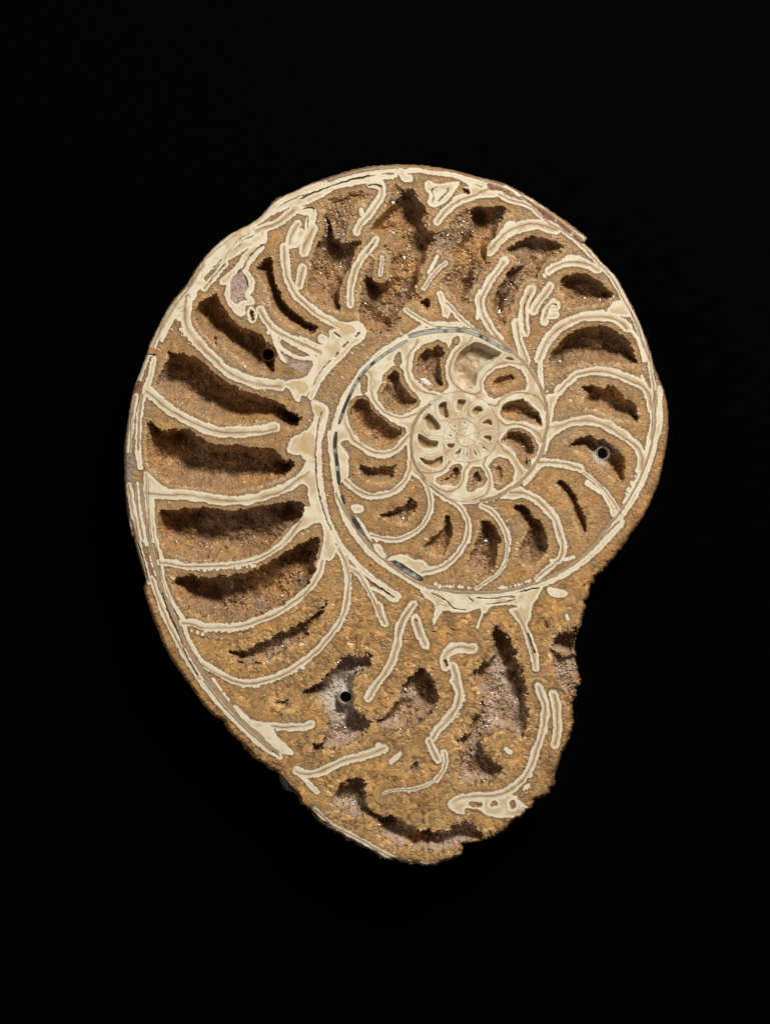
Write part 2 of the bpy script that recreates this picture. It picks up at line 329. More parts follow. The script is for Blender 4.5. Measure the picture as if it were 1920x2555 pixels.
W 16 1 #K 260,480 320,640 400,850 480,1000 560,1150 660,1310
W 12 0 #K 660,1310 800,1480 960,1662
K 3 #K 350,600 390,730 450,860 500,980 540,1100 640,1280
W 9 0 #K 260,0 300,180 340,280 350,400 380,560 450,700 540,830
W 9 0 #K 530,850 570,980 640,1110 700,1190
W 8 0 #K 200,50 220,200
B 8 #K 230,100 300,400 400,700 520,950 640,1170 780,1370 960,1600
F 8 0 #K 770,1310 830,1400
F 8 0 #K 950,1540 1060,1640
W 11 0 #P 0,0 150,190 300,340 450,490 560,570 660,635
B 7 #P 70,0 200,170 350,330 500,470 640,590
B 3 #P 30,0 170,180 320,340 470,480 600,585
K 3 #P 600,580 650,620
F 8 0 #P 110,0 165,70
F 9 0 #P 190,110 235,155
P cream #P 270,205 330,240 400,310 520,340 640,345 660,370 610,400 660,480 770,580 750,610 690,600 650,610 540,480 460,400 380,360 320,280
F 19 1 #P 600,365 680,378 760,378 860,372 915,355
F 21 1 #P 800,745 880,770 980,755 1080,710 1200,655 1320,625 1440,590 1520,560
F 15 0 #P 1475,530 1520,575
F 13 0 #P 800,750 880,830 965,915
F 13 0 #U 850,1340 780,1400
W 12 1 #P 940,1060 1010,1120 1080,1190 1200,1250 1320,1310 1450,1390 1560,1450 1662,1495 #Q 300,1515 400,1528 470,1515
K 4 #P 940,1100 1000,1150 1080,1200
F 20 1 #Q 605,0 650,100 620,220 560,320 480,390 430,470
F 19 1 #Q 395,495 430,570 470,650
F 15 1 #Q 520,590 535,650 515,740 450,820
F 9 1 #Q 450,820 350,870 250,893 100,905 20,930
F 20 1 #Q 1300,40 1330,120 1360,220 1350,350 1320,480 1280,580 1250,680 1200,780 1100,880 980,940 800,955 680,965 600,1000
F 22 1 #Q 1430,110 1455,220 1460,340 1460,450 1440,520
P cream #Q 560,1000 640,960 980,960 1050,930 1100,950 1160,1000 1230,1060 1150,1120 1000,1130 880,1110 820,1070 700,1050 690,1100 620,1090 570,1050
A 1 #Q 900,1010 950,990 970,1030 920,1040
A 2 #Q 1070,1000 1100,990 1110,1040 1080,1050
A 1 #Q 730,1000 830,1010 830,1040 740,1030
F 12 0 #Q 1035,560 1070,590
F 7 0 #Q 1230,790 1250,780
F 9 0 #Q 1190,880 1220,860
C 24 #U 60,820 200,720 330,600 410,510 500,520 630,510 600,620 530,660 480,690 460,800 480,950 600,1040 700,1025 800,930 850,860 880,770 960,680 1000,640 1040,610 1130,720 1165,850 1150,950 1080,1010 1000,1080 900,1130 780,1130 650,1080 600,1110 550,1180 450,1250 350,1280 230,1290 150,1330 110,1300 150,1240 210,1230 260,1130 250,1000 200,900 100,840
H 14 #U 405,868
C 9 #U 910,1460 980,1390 1020,1400 990,1450 940,1480
C 20 #P 1160,860 1230,820 1310,805 1370,820 1360,900 1380,1000 1420,1080 1520,1120 1600,1090 #Q 130,1140 250,1190 340,1230 480,1240 560,1240 620,1190 700,1160 760,1180 850,1260 880,1300 800,1330 700,1355 650,1400 560,1420 400,1400 250,1390 100,1340 0,1290 #P 1480,1250 1440,1160 1380,1120 1250,1110 1130,1060 1090,980 1110,920
C 20 #J 470,950 520,870 580,900 640,980 680,1080 700,1180 740,1270 770,1370 775,1450 #Q 1200,80 1200,180 1230,250 1210,350 1180,450 1130,480 1060,400 900,440 830,500 860,590 960,680 1010,720 930,820 800,830 700,840 650,800 660,680 680,560 620,490 720,420 760,330 830,240 840,120 800,40 #J 330,1250 370,1220 430,1170 510,1100
X 22 30 #J 575,1000
X 22 24 #J 640,1130
X 22 24 #J 700,1270
X 16 22 #J 740,1420
X 22 25 #U 150,800
X 22 20 #U 560,1010
X 16 20 #U 1110,760
X 20 20 #U 1000,600
X 20 24 #P 1320,860
X 20 22 #P 1560,1160
X 24 22 #Q 420,1240
X 24 30 #B 590,1330
X 12 18 #B 910,420
X 12 18 #B 300,680
X 18 20 #B 590,1000
X 8 18 #B 1060,690
X 24 20 #B 1480,450
X 20 24 #C 160,1200
X 28 24 #D 1430,620
X 28 22 #D 1370,1050
X 26 22 #D 1420,1400
X 26 22 #K 1550,250
X 20 22 #K 780,560
X 20 18 #D 640,1430
X 20 18 #D 480,760
Z 14 #J 960,1050 1030,1090 1110,1120 1180,1100 1230,1330 1160,1500 1130,1580 1120,1450 1060,1380 1000,1270 990,1150
Z 20 #P 600,745 680,780 740,850 820,930 850,1000 780,1010 700,960 600,880
Z 14 #P 900,1120 1000,1190 1100,1240 1230,1300 1340,1360 1450,1420 1400,1460 1100,1400 900,1250
P grey #P 900,1120 1000,1190 1100,1240 1230,1300 1340,1360 1450,1420 1400,1460 1100,1400 900,1250
P grey #P 600,745 680,780 740,850 820,930 850,1000 780,1010 700,960 600,880
F 21 1 #U 965,95 900,190 850,320 830,430 800,540 740,660 650,770 590,870
F 22 1 #U 985,215 1010,290 1040,370 1065,430
K 3 #U 980,215 1000,230
D 4 #K 600,402 700,407 850,397 1000,387 1130,370
D 4.5 #K 710,912 850,915 1000,900 1160,860
D 4 #K 1270,770 1340,755 1400,730
D 4.5 #K 920,1335 1070,1375 1200,1345 1330,1300 1430,1260 1530,1210
D 4 #K 590,910 660,930 740,960
D 4 #G 415,1250 410,1340 405,1420
D 4 #G 375,1500 345,1580 300,1650
D 3.5 #G 630,892 750,900 830,888
D 4 #G 1150,1275 1280,1275 1420,1290
D 4 #G 1400,790 1410,850 1385,930
D 3.5 #G 640,950 690,1010 720,1040
D 4 #J 20,525 60,540 180,535
D 4 #J 540,555 620,550 700,530 800,495
D 3.5 #J 630,60 635,130 630,250
D 4 #J 1100,180 1110,230
D 3.5 #N 1225,640 1230,740 1280,790 1330,850
D 3.5 #N 300,640 310,740 320,800
D 3 #E 545,420 530,460
D 4 #E 1330,300 1360,360
D 3.5 #E 1240,820 1300,870 1330,900
D 3.5 #E 1110,1390 1140,1400
D 4 #U 150,1500 240,1475 340,1440 420,1410
D 4 #U 1370,770 1385,850 1360,960 1320,1040 1240,1100
D 4 #Q 1350,420 1345,380
D 3.5 #Q 230,915 320,905
D 4 #P 640,400 720,400 800,405 870,395
D 4 #D 200,455 250,480 290,500 330,540 370,570
D 4 #A 500,1400 560,1480 650,1580
K 2 #A 690,790 780,700 900,620
K 2 #A 720,810 800,740 900,660 960,620
K 2 #A 560,1050 620,960 700,840
K 2 #A 1300,400 1400,340 1480,290
K 2 #A 330,1380 400,1260 470,1150
K 2 #A 860,840 900,760 990,650 1010,690 940,750
K 2 #A 490,1230 520,1210 530,1240 500,1260
K 2 #A 520,1180 545,1160 555,1190
K 2 #A 540,1130 565,1110 575,1140
K 2 #A 1080,610 1000,650 990,720
K 2 #B 160,190 300,150 450,105 620,80 760,70
K 3 #B 0,320 100,275 250,215 400,165 560,128
B 5 #B 250,165 400,118 600,75 800,58
B 5 #C 0,160 120,205 260,270
B 5 #C 330,300 500,400 700,540 830,650
K 2 #C 880,760 1000,880 1080,980 1150,1100
K 2 #C 1230,1240 1300,1420 1340,1560
K 2 #D 75,600 55,900
K 2 #D 110,600 90,920
B 5 #D 185,450 165,560 155,700 150,900
B 6 #D 175,1200 200,1400 230,1600
B 4 #D 135,1200 145,1400 190,1640
K 2 #D 235,1150 240,1400 260,1660
K 3 #K 150,190 180,280 205,380 225,470
K 2 #K 270,60 320,300 360,500 430,700
K 2 #K 420,680 520,920 620,1120 760,1330
F 14 1 #B 870,1240 940,1290 1020,1340 1100,1380
F 17 0 #B 1155,1110 1180,1180 1200,1270
F 12 1 #B 1205,1180 1260,1240 1330,1320 1430,1400
P cream #B 1160,1110 1190,1150 1240,1260 1210,1310 1170,1230
V 15 9 #B 60,1100 100,700 200,330 550,240 820,190 950,225 1040,400 1400,395 1662,370 #C 250,380 300,620 700,700 520,880 330,1100 200,1380 130,1330 #B 1430,1180 1300,1220 1100,1080 1000,1150 900,1230 760,1430 560,1420 480,1260 330,1250
K 2 #N 20,1290 60,1180 130,1080 250,1000
K 1.4 #N 340,1180 330,1260
K 1.2 #N 560,1200 540,1260
K 1.2 #G 990,160 1080,180 1150,150
K 1.2 #G 960,250 1040,310 1130,320
K 1.2 #G 1250,130 1200,160
K 1.2 #G 1300,210 1320,120
K 1.2 #G 1350,220 1350,130
K 1.2 #G 1410,220 1400,120
K 1.2 #G 1490,190 1450,110
K 1.2 #G 1560,150 1480,80
D 5 #Q 1180,900 1230,850
D 4 #Q 1120,960 1200,930 1240,880
D 4 #K 250,120 260,330 300,450
D 5 #E 1290,1080 1250,1180 1200,1280
D 4 #E 360,1190 420,1110
D 4 #G 1540,575 1620,560
D 5 #A 1230,1430 1330,1490
F 9 0 #C 20,790 60,770
F 9 0 #J 980,330 1100,320 1160,300
K 2 #G 1110,1440 1150,1420 1210,1440
K 3 #J 930,830 945,870 955,885
K 3 #J 1230,540 1290,505
K 4 #J 160,895 185,905
"""
def parse_pts(toks):
    out = []; t = None
    for k in toks:
        if k[0] == '#': t = TILES[k[1:]]; continue
        a, b = k.split(','); out.append((t[0] + float(a)/t[2], t[1] + float(b)/t[2]))
    return np.array(out)
def smooth(p, closed, n=3):
    if len(p) < 3: return p
    m = len(p); out = []
    rng_ = range(m) if closed else range(m-1)
    for i in rng_:
        if closed: a, b, c, d = p[(i-1) % m], p[i], p[(i+1) % m], p[(i+2) % m]
        else: a, b, c, d = p[max(i-1, 0)], p[i], p[i+1], p[min(i+2, m-1)]
        for k in range(n):
            t = k/n
            out.append(.5*((2*b) + (c-a)*t + (2*a-5*b+4*c-d)*t*t + (3*b-a-3*c+d)*t**3))
    if not closed: out.append(p[-1])
    return np.array(out)

STEP = 1.25
X0, Y0, X1, Y1 = 296.0, 396.0, 1690.0, 2180.0
nx = int((X1-X0)/STEP)+1; ny = int((Y1-Y0)/STEP)+1
gx = (X0 + np.arange(nx)*STEP).astype(np.float32); gy = (Y0 + np.arange(ny)*STEP).astype(np.float32)
GX, GY = np.meshgrid(gx, gy)
rs = np.random.RandomState(7)

def vnoise(x, y, s, seed):
    r = np.random.RandomState(seed); n = 256
    g = r.rand(n, n).astype(np.float32)*2-1
    u = x/s; v = y/s; iu = np.floor(u).astype(np.int32); iv = np.floor(v).astype(np.int32)
    fu = u-iu; fv = v-iv; fu = fu*fu*(3-2*fu); fv = fv*fv*(3-2*fv)
    a = g[iv % n, iu % n]; b = g[iv % n, (iu+1) % n]; c = g[(iv+1) % n, iu % n]; d = g[(iv+1) % n, (iu+1) % n]
    return (a*(1-fu)+b*fu)*(1-fv) + (c*(1-fu)+d*fu)*fv
def S(a, b, x):
    t = np.clip((x-a)/(b-a), 0, 1); return t*t*(3-2*t)
def fbm(x, y, s, seed, o=3):
    t = 0; a = 1; q = 0
    for k in range(o):
        t = t + a*vnoise(x+17*k, y-9*k, s/2**k, seed+k); q += a; a *= .55
    return t/q
def cells(x, y, s, seed):
    """nearest jittered cell: facet height, random id, edge distance"""
    r = np.random.RandomState(seed); n = 512
    J = r.rand(n, n, 6).astype(np.float32)
    u = x/s; v = y/s; iu = np.floor(u).astype(np.int32); iv = np.floor(v).astype(np.int32)
    best = np.full(x.shape, 9., np.float32); sec = best.copy()
    bu = np.zeros_like(best); bv = bu.copy(); bi = np.zeros(x.shape, np.int32); bj = bi.copy()
    for dj in (-1, 0, 1):
        for di in (-1, 0, 1):
            ci = (iu+di) % n; cj = (iv+dj) % n
            du = u-(iu+di+J[cj, ci, 0]); dv = v-(iv+dj+J[cj, ci, 1])
            dd = du*du+dv*dv
            m = dd < best
            sec = np.where(m, best, np.minimum(sec, dd))
            best = np.where(m, dd, best); bu = np.where(m, du, bu); bv = np.where(m, dv, bv)
            bi = np.where(m, ci, bi); bj = np.where(m, cj, bj)
    R = J[bj, bi]
    tilt = bu*(R[..., 2]-.5)*2 + bv*(R[..., 3]-.5)*2
    return tilt.astype(np.float32), R[..., 4], R[..., 5], (np.sqrt(sec)-np.sqrt(best)).astype(np.float32), np.sqrt(best)

# the hand-sawn drawing wobbles a little
WX = GX + 1.1*vnoise(GX, GY, 9, 11) + .6*vnoise(GX, GY, 4, 12)
WY = GY + 1.1*vnoise(GX, GY, 9, 13) + .6*vnoise(GX, GY, 4, 14)

def window(p, pad):
    i0 = max(0, int((p[:, 0].min()-pad-X0)/STEP)); i1 = min(nx, int((p[:, 0].max()+pad-X0)/STEP)+2)
    j0 = max(0, int((p[:, 1].min()-pad-Y0)/STEP)); j1 = min(ny, int((p[:, 1].max()+pad-Y0)/STEP)+2)
    return slice(j0, j1), slice(i0, i1)
def seg_dist(x, y, p, closed, signed=False, arc=False):
    d2 = np.full(x.shape, 1e9, np.float32); side = np.zeros(x.shape, np.float32)
    q = np.vstack([p, p[:1]]) if closed else p
    ins = np.zeros(x.shape, bool); ar = np.zeros(x.shape, np.float32); s0 = 0.0
    for a, b in zip(q[:-1], q[1:]):
        ex, ey = b-a; L = ex*ex+ey*ey
        if L < 1e-9: continue
        px = x-a[0]; py = y-a[1]
        t = np.clip((px*ex+py*ey)/L, 0, 1)
        dx = px-t*ex; dy = py-t*ey
        dd = dx*dx+dy*dy
        if arc: ar = np.where(dd < d2, s0+t*math.sqrt(L), ar); s0 += math.sqrt(L)
        if signed or arc:
            m = dd < d2; side = np.where(m, np.sign(ex*py-ey*px), side)
        d2 = np.minimum(d2, dd)
        if closed:
            c = (a[1] > y) != (b[1] > y)
            if ey != 0: ins ^= c & (x < a[0]+(y-a[1])*ex/ey)
    d = np.sqrt(d2)
    if closed: d = np.where(ins, -d, d)
    if arc: return d, ar, side
    return (d, side) if signed else d
near_d = np.full((ny, nx), 99, np.float32); near_a = np.zeros((ny, nx), np.float32); count = [0]
def nearest(s, d, ar):
    count[0] += 1; m = (d < near_d[s]) & (d > -1)
    near_d[s] = np.where(m, d, near_d[s]); near_a[s] = np.where(m, ar + 911.3*count[0], near_a[s])

BIG = 60.0
vein = np.full((ny, nx), BIG, np.float32)      # signed distance to cream calcite
mid = np.full((ny, nx), BIG, np.float32)       # distance to the thin brown middle line
midw = np.zeros((ny, nx), np.float32)
band = np.full((ny, nx), BIG, np.float32)      # brown conchiolin bands
hair = np.full((ny, nx), BIG, np.float32)      # fine dark lines (flush)
crack = np.full((ny, nx), BIG, np.float32)     # open cracks
nacre = np.full((ny, nx), BIG, np.float32)
cav = np.full((ny, nx), BIG, np.float32)       # signed distance to cavity mouths
cavD = np.zeros((ny, nx), np.float32); smoothc = np.zeros((ny, nx), bool)
hole = np.full((ny, nx), BIG, np.float32); shal = np.full((ny, nx), BIG, np.float32); shalD = 9.0
low = np.zeros((ny, nx), np.float32); extra = np.zeros((ny, nx), np.float32)
owner = np.zeros((ny, nx), np.int16)           # part index, 0 = crystal matrix
over = np.zeros((ny, nx), np.int8)             # inclusion colour
parts = [('crystal_matrix', 'matrix')]
OV = {'tan':1, 'pink':2, 'red':3, 'orange':4, 'grey':5, 'white':6}
NM = {'S':'septum', 'T':'septum', 'W':'shell_wall', 'F':'shell_fragment'}
holes = []
outl = None
for ln in DATA.strip().split('\n'):
    tk = ln.split(); k = tk[0]
    if k == 'O': outl = smooth(parse_pts(tk[1:]), True, 2); continue
    if k in 'SWFT':
        w = float(tk[1]); p = smooth(parse_pts(tk[3:]), False, 3); s = window(p, 60)
        x, y = WX[s], WY[s]
        d, ar, sgn = seg_dist(x, y, p, False, arc=True)
        ws = w/2*(1+.2*vnoise(x, y, 22, 31)) + 1.25*vnoise(x, y, 5, 33)
        sd = d-ws; nearest(s, sd, ar)
        if tk[2] == '1':
            off = w*(.16*vnoise(ar+x*.15, y*.1, 55, 35) + (.10 if k == 'S' else 0)); d = np.abs(d*sgn-off)
            m = (d < mid[s]) & (sd < 1)
            mid[s] = np.where(m, d, mid[s]); midw[s] = np.where(m, w, midw[s])
        parts.append((NM[k], 'cream')); owner[s] = np.where(sd < 0, len(parts)-1, owner[s])
        cov = (sd < 0) & (over[s] > 0); over[s] = np.where(cov, 0, over[s])
        vein[s] = np.minimum(vein[s], sd)
    elif k == 'K':
        w = float(tk[1]); p = smooth(parse_pts(tk[2:]), False, 3); s = window(p, 12)
        d = seg_dist(WX[s], WY[s], p, False) - w/2*(1+.5*vnoise(GX[s], GY[s], 7, 41))*(1 if w < 2.2 else .8)
        if w < 2.2: hair[s] = np.minimum(hair[s], d)
        else: crack[s] = np.minimum(crack[s], d)
    elif k == 'B':
        w = float(tk[1]); p = smooth(parse_pts(tk[2:]), False, 3); s = window(p, 16)
        d = seg_dist(WX[s], WY[s], p, False) - w/2
        band[s] = np.minimum(band[s], d)
        parts.append(('shell_layer', 'cream')); owner[s] = np.where(d < 0, len(parts)-1, owner[s])
        vein[s] = np.minimum(vein[s], d-1.5)
    elif k == 'G':
        w = float(tk[1]); p = smooth(parse_pts(tk[2:]), False, 3); s = window(p, 16)
        d = seg_dist(GX[s], GY[s], p, False)
        e = np.minimum(np.hypot(GX[s]-p[0, 0], GY[s]-p[0, 1]), np.hypot(GX[s]-p[-1, 0], GY[s]-p[-1, 1]))
        d = d - w/2*np.clip(.55+e/30, 0, 1)
        nacre[s] = np.minimum(nacre[s], d)
        parts.append(('nacre_strip', 'nacre')); owner[s] = np.where(d < 0, len(parts)-1, owner[s])
    elif k == 'P':
        p = smooth(parse_pts(tk[2:]), True, 3); s = window(p, 34)
        sd = seg_dist(WX[s], WY[s], p, True) + 1.0*vnoise(WX[s], WY[s], 7, 51)
        if tk[1] == 'cream':
            vein[s] = np.minimum(vein[s], sd); parts.append(('calcite_filling', 'cream'))
            owner[s] = np.where(sd < 0, len(parts)-1, owner[s])
        else:
            if tk[1] != 'tan':
                parts.append(('mineral_inclusion', 'rough')); owner[s] = np.where(sd < 0, len(parts)-1, owner[s])
                vein[s] = np.maximum(vein[s], np.clip(-sd, -99, 99) if tk[1] in ('grey', 'pink', 'red') else vein[s])
            over[s] = np.where(sd < 0, OV[tk[1]], over[s])
    elif k == 'A':
        w = float(tk[1]); p = smooth(parse_pts(tk[2:]), True, 2); s = window(p, w+34)
        sd = seg_dist(WX[s], WY[s], p, True) - w + 2.6*vnoise(WX[s], WY[s], 11, 53) + 1.2*vnoise(WX[s], WY[s], 5, 54)
        vein[s] = np.maximum(vein[s], -sd); owner[s] = np.where(sd < 0, 0, owner[s])
    elif k in 'CR':
        w = float(tk[1]); p = smooth(parse_pts(tk[2:]), True, 2); s = window(p, 60)
        x, y = (WX[s], WY[s])
        sd, ar, sgn = seg_dist(x, y, p, True, arc=True)
        if k == 'C': nearest(s, np.abs(sd)*1.0, ar)
        parts.append(('crystal_cavity', 'druse') if k == 'C' else ('small_chamber', 'lining'))
        parts[-1] = parts[-1] + (len(parts)-1,)
        m = sd < cav[s]
        cavD[s] = np.where(m, w, cavD[s]); smoothc[s] = np.where(m, k == 'R', smoothc[s])
        cav[s] = np.where(m, sd, cav[s])
        owner[s] = np.where((sd < 0), len(parts)-1, owner[s])
    elif k == 'D':
        w = float(tk[1]); p = smooth(parse_pts(tk[2:]), False, 3); sg = np.hypot(*np.diff(p, axis=0).T); cs = np.concatenate([[0], np.cumsum(sg)])
        parts.append(('calcite_beads', 'cream'))
        q = 0.0
        while q < cs[-1]:
            c = np.array([np.interp(q, cs, p[:, 0]), np.interp(q, cs, p[:, 1])]); r = w*rs.uniform(.4, 1.25); q += w*rs.uniform(1.4, 4.6)
            s = window(np.array([c]), 34); sd = np.hypot(WX[s]-c[0], WY[s]-c[1])-r
            vein[s] = np.minimum(vein[s], sd); owner[s] = np.where(sd < 0, len(parts)-1, owner[s])
    elif k == 'V':
        w = float(tk[1]); shalD = float(tk[2]); p = smooth(parse_pts(tk[3:]), True, 2); s = window(p, 20)
        sd = np.maximum(seg_dist(WX[s], WY[s], p, True), w + 3*vnoise(WX[s], WY[s], 16, 57) - vein[s])
        shal[s] = np.minimum(shal[s], sd); parts.append(('druse_ledge', 'druse')); owner[s] = np.where((sd < 0) & (owner[s] == 0), len(parts)-1, owner[s])
    elif k == 'H':
        r = float(tk[1]); c = parse_pts(tk[2:])[0]; holes.append((c[0], c[1], r))
        s = window(np.array([c]), 60)
        hole[s] = np.minimum(hole[s], np.hypot(GX[s]-c[0], GY[s]-c[1])-r)
    elif k == 'X':
        dd, r = float(tk[1]), float(tk[2]); c = parse_pts(tk[3:])[0]; s = window(np.array([c]), 3*r)
        q = np.hypot(GX[s]-c[0], GY[s]-c[1])/r
        extra[s] = np.maximum(extra[s], dd*np.exp(-q*q*.9))
    elif k == 'Z':
        w = float(tk[1]); p = smooth(parse_pts(tk[2:]), True, 2); s = window(p, 12)
        sd = seg_dist(WX[s], WY[s], p, True)
        low[s] = np.maximum(low[s], w*np.clip(-sd/4, 0, 1))

r_edge = cells(GX+3*vnoise(GX, GY, 11, 64), GY, 15, 65)[1]
# outer contour, rougher where the shell is broken
out = seg_dist(GX, GY, outl, True).astype(np.float32)
brk = np.clip((GY-1250)/200, 0, 1)*np.clip((GX-GY*.0-560)/300+np.clip((GY-1700)/200, 0, 1), 0, 1)
out += (.4+1.0*brk)*vnoise(GX, GY, 9, 61) + (.2+.5*brk)*vnoise(GX, GY, 4, 62) + brk*3.4*vnoise(GX, GY, 26, 63) + brk*2.2*(r_edge-.5)*2
edge = -out

# ------------------------------------------------------------------ relief of the face
bigc = np.clip((GY-1330)/250, 0, 1)                         # coarser crystals in the living chamber
t1, r1, q1, e1, b1 = cells(GX+2*vnoise(GX, GY, 11, 71), GY+2*vnoise(GX, GY, 11, 72), 6.5, 101)
t2, r2, q2, e2, b2 = cells(GX+3*vnoise(GX, GY, 17, 73), GY+3*vnoise(GX, GY, 17, 74), 14.0, 102)
t3, r3, q3, e3, b3 = cells(GX, GY, 4.0, 103)
# palisade crystals grow at right angles to whatever they are rooted on
pa = cells(near_a, near_d*.5+2*vnoise(GX, GY, 9, 75), 6.0, 104)
pb = cells(near_a, near_d*.62+3*vnoise(GX, GY, 12, 76), 8.8, 105)
pm = (bigc+.35*vnoise(GX, GY, 30, 77)) > .5
tp, rp, qp, ep = [np.where(pm, v_b, v_a) for v_a, v_b in zip(pa[:4], pb[:4])]
far = near_d > 34
tp = np.where(far, t2, tp); rp = np.where(far, r2, rp); qp = np.where(far, q2, qp); ep = np.where(far, e2, ep)
jag = 3.1*(r1-.5)*2*(.6+.4*bigc) + 3.2*(r2-.5)*2*(.25+.9*bigc) + 2.5*fbm(GX, GY, 14, 81)
c_sd = np.where(smoothc, cav, cav + jag)
inside = np.clip(-c_sd, 0, None)
sh_in = np.clip(-(shal+jag), 0, None)
gyy, gxx = np.gradient(cav)
gl = np.hypot(gxx, gyy)+1e-6
nX, nY = gxx/gl, -gyy/gl                                   # outward direction, y up
la = math.radians(62)
toward = nX*math.cos(la)+nY*math.sin(la)                   # 1 facing the lamp; walls are shaped steeper there for shade
D = cavD*(1.9+.5*np.clip((cavD-20)/10, 0, 1))
wall = np.where(smoothc, np.where(D > 24, 4.0+.3*D, 2.6), D*(.16 + .50*np.clip(.25-toward, 0, 1.25)))
f = np.clip(inside/np.maximum(wall, 2.0), 0, 1)
f = 1-(1-f)**1.9
def blur(a, n, it=2):
    for _ in range(it):
        for ax in (0, 1):
            c = np.cumsum(np.pad(a, [(n+1, n) if ax == 0 else (0, 0), (n+1, n) if ax == 1 else (0, 0)], mode='edge'), axis=ax, dtype=np.float64)
            a = (c[2*n+1:] - c[:-2*n-1]) if ax == 0 else (c[:, 2*n+1:] - c[:, :-2*n-1])
            a = (a/(2*n+1)).astype(np.float32)
    return a
depth = D*f
depth = np.where(inside > 2, np.where(smoothc, depth, .35*depth+.65*blur(depth, 4)), depth)
steep = np.clip(inside/6, 0, 1)
rough = steep*np.where(smoothc, .12, 1.0)
lump = fbm(GX, GY, 34, 91, 3)
depth = depth*(1+.28*lump*np.clip(inside/14, 0, 1)) + extra*1.5*np.clip(inside/8, 0, 1)
depth = np.maximum(depth, shalD*(1-np.exp(-sh_in/5))*(1+.9*fbm(GX, GY, 26, 93, 3)))
c_sd = np.minimum(c_sd, np.where(shal < 10, shal+jag, BIG)); insc = inside; inside = np.clip(-c_sd, 0, None)
steep = np.clip(inside/6, 0, 1); rough = steep*np.where(smoothc, .12, 1.0)
depth = depth + np.where(smoothc, 0, 4.5*np.clip(insc/1.8, 0, 1))
H = -depth
druse = 4.0*t1*(.9-.3*bigc) + 5.0*t2*(.35+.5*bigc) + .9*t3 + 2.4*(.5-b1)*.8
H += rough*druse
# sawn crystal matrix outside the chambers: nearly flat, each grain at its own slight tilt
inm = (vein > 0) & (c_sd > 0)
near = np.clip(1-c_sd/13, 0, 1)**1.5                               # crumbling lip
mat = np.clip(vein/3, 0, 1)*np.clip(c_sd/2+.5, 0, 1)
domes = bigc*((ep-.35)*1.6+1.5*(rp-.5)+1.2*(r2-.5)+1.2*(.4-b1))*np.clip((vein-1)/5, 0, 1)
H += mat*(.75*domes*(.3+.7*S(-.3, .3, fbm(GX, GY, 30, 97, 2))) + tp*np.where(qp > .72, 2.6+.8*bigc, .8+.3*bigc) + .35*t1 + .25*t3 - .5 - near*(1.2+2.0*(r1-.3)))
H += np.clip(-vein/3, 0, 1)*(.25*vnoise(GX, GY, 14, 95)) * (c_sd > 0)
ckd = np.clip(-crack/1.2+.3, 0, 1)*(c_sd > 0)
H -= ckd*6
H -= np.clip(.8-np.abs(hair), 0, 1)*.5
bev = np.clip(1-edge/9, 0, 1)
H -= bev**2*(7+6*brk) + np.clip(1-edge/22, 0, 1)**2*5*brk*(1+vnoise(GX, GY, 12, 96))
H -= low*(1.2+.4*lump) - low*.12*druse
# drilled mounting holes with a plaster collar
hz = np.clip(-hole/1.0+.2, 0, 1)
H = np.where(hole < 16, np.where(hole < 16, H*(1-np.clip(1-hole/10, 0, 1)) + (-cavD*np.where(GX < 760, 1.5, .75))*np.clip(1-hole/10, 0, 1), H), H)
H = H*(1-hz) - 145*hz
H = np.clip(H, -150, 3)
for i, (hx, hy, r) in enumerate(holes):
    parts.append(('drilled_hole', 'holemat')); owner[np.hypot(GX-hx, GY-hy) < r+1] = len(parts)-1

# cavity parts own what lies inside the jagged mouth, the rim belongs to the matrix
isc = np.zeros(len(parts)+1, bool)
for i, p_ in enumerate(parts):
    if p_[1] in ('druse', 'lining'): isc[i] = True
owner = np.where(isc[owner] & (c_sd > 0), 0, owner).astype(np.int16)

# ------------------------------------------------------------------ mineral colours (pigment only)
def C(r, g, b): return np.array([r, g, b], np.float32)
def lerp(a, b, t): return a*(1-t[..., None]) + b*t[..., None]
n_big = fbm(GX, GY, 120, 201, 3); n_med = fbm(GX, GY, 36, 205, 3); n_sm = fbm(GX, GY, 8, 209, 2)
one = np.ones((ny, nx, 1), np.float32)
gold = one*C(.46, .26, .10); brown = one*C(.27, .145, .058); greyb = one*C(.36, .265, .18); rust = one*C(.36, .155, .045)
col = lerp(gold, brown, S(-.1, .6, n_med+.5*(r1-.5)))
upper = 1-S(1150, 1450, GY)
col = lerp(col, greyb, np.clip(S(-.15, .5, n_big+.3*n_med)*(.35+.6*upper), 0, 1))
col = lerp(col, rust, .5*S(.1, .6, fbm(GX, GY, 60, 215, 3)))
g = .70+.36*rp+.24*r1+.14*r2
g = g + bigc*(.46*(rp-.5)+.22*(r2-.5)+.25*(r1-.5)-.02)
g = g*(1+.22*fbm(GX, GY, 20, 217, 2))
col = col*g[..., None]
pale = one*C(.62, .50, .32)                                    # hairline grain borders
col = lerp(col, one*C(.23, .12, .05), .5*bigc*np.clip((.16-ep)/.16, 0, 1)*(r1 > .45))
col = lerp(col, one*C(.24, .13, .05), .55*bigc*S(.0, .55, fbm(GX, GY, 24, 220, 2)))
col = lerp(col, one*C(.50, .35, .17), .4*bigc*S(.1, .6, fbm(GX, GY, 45, 219, 3)))
col = lerp(col, pale, np.clip((.09-ep)/.09, 0, 1)*(.15+.35*bigc) + .25*np.clip((q1-.86)/.14, 0, 1))
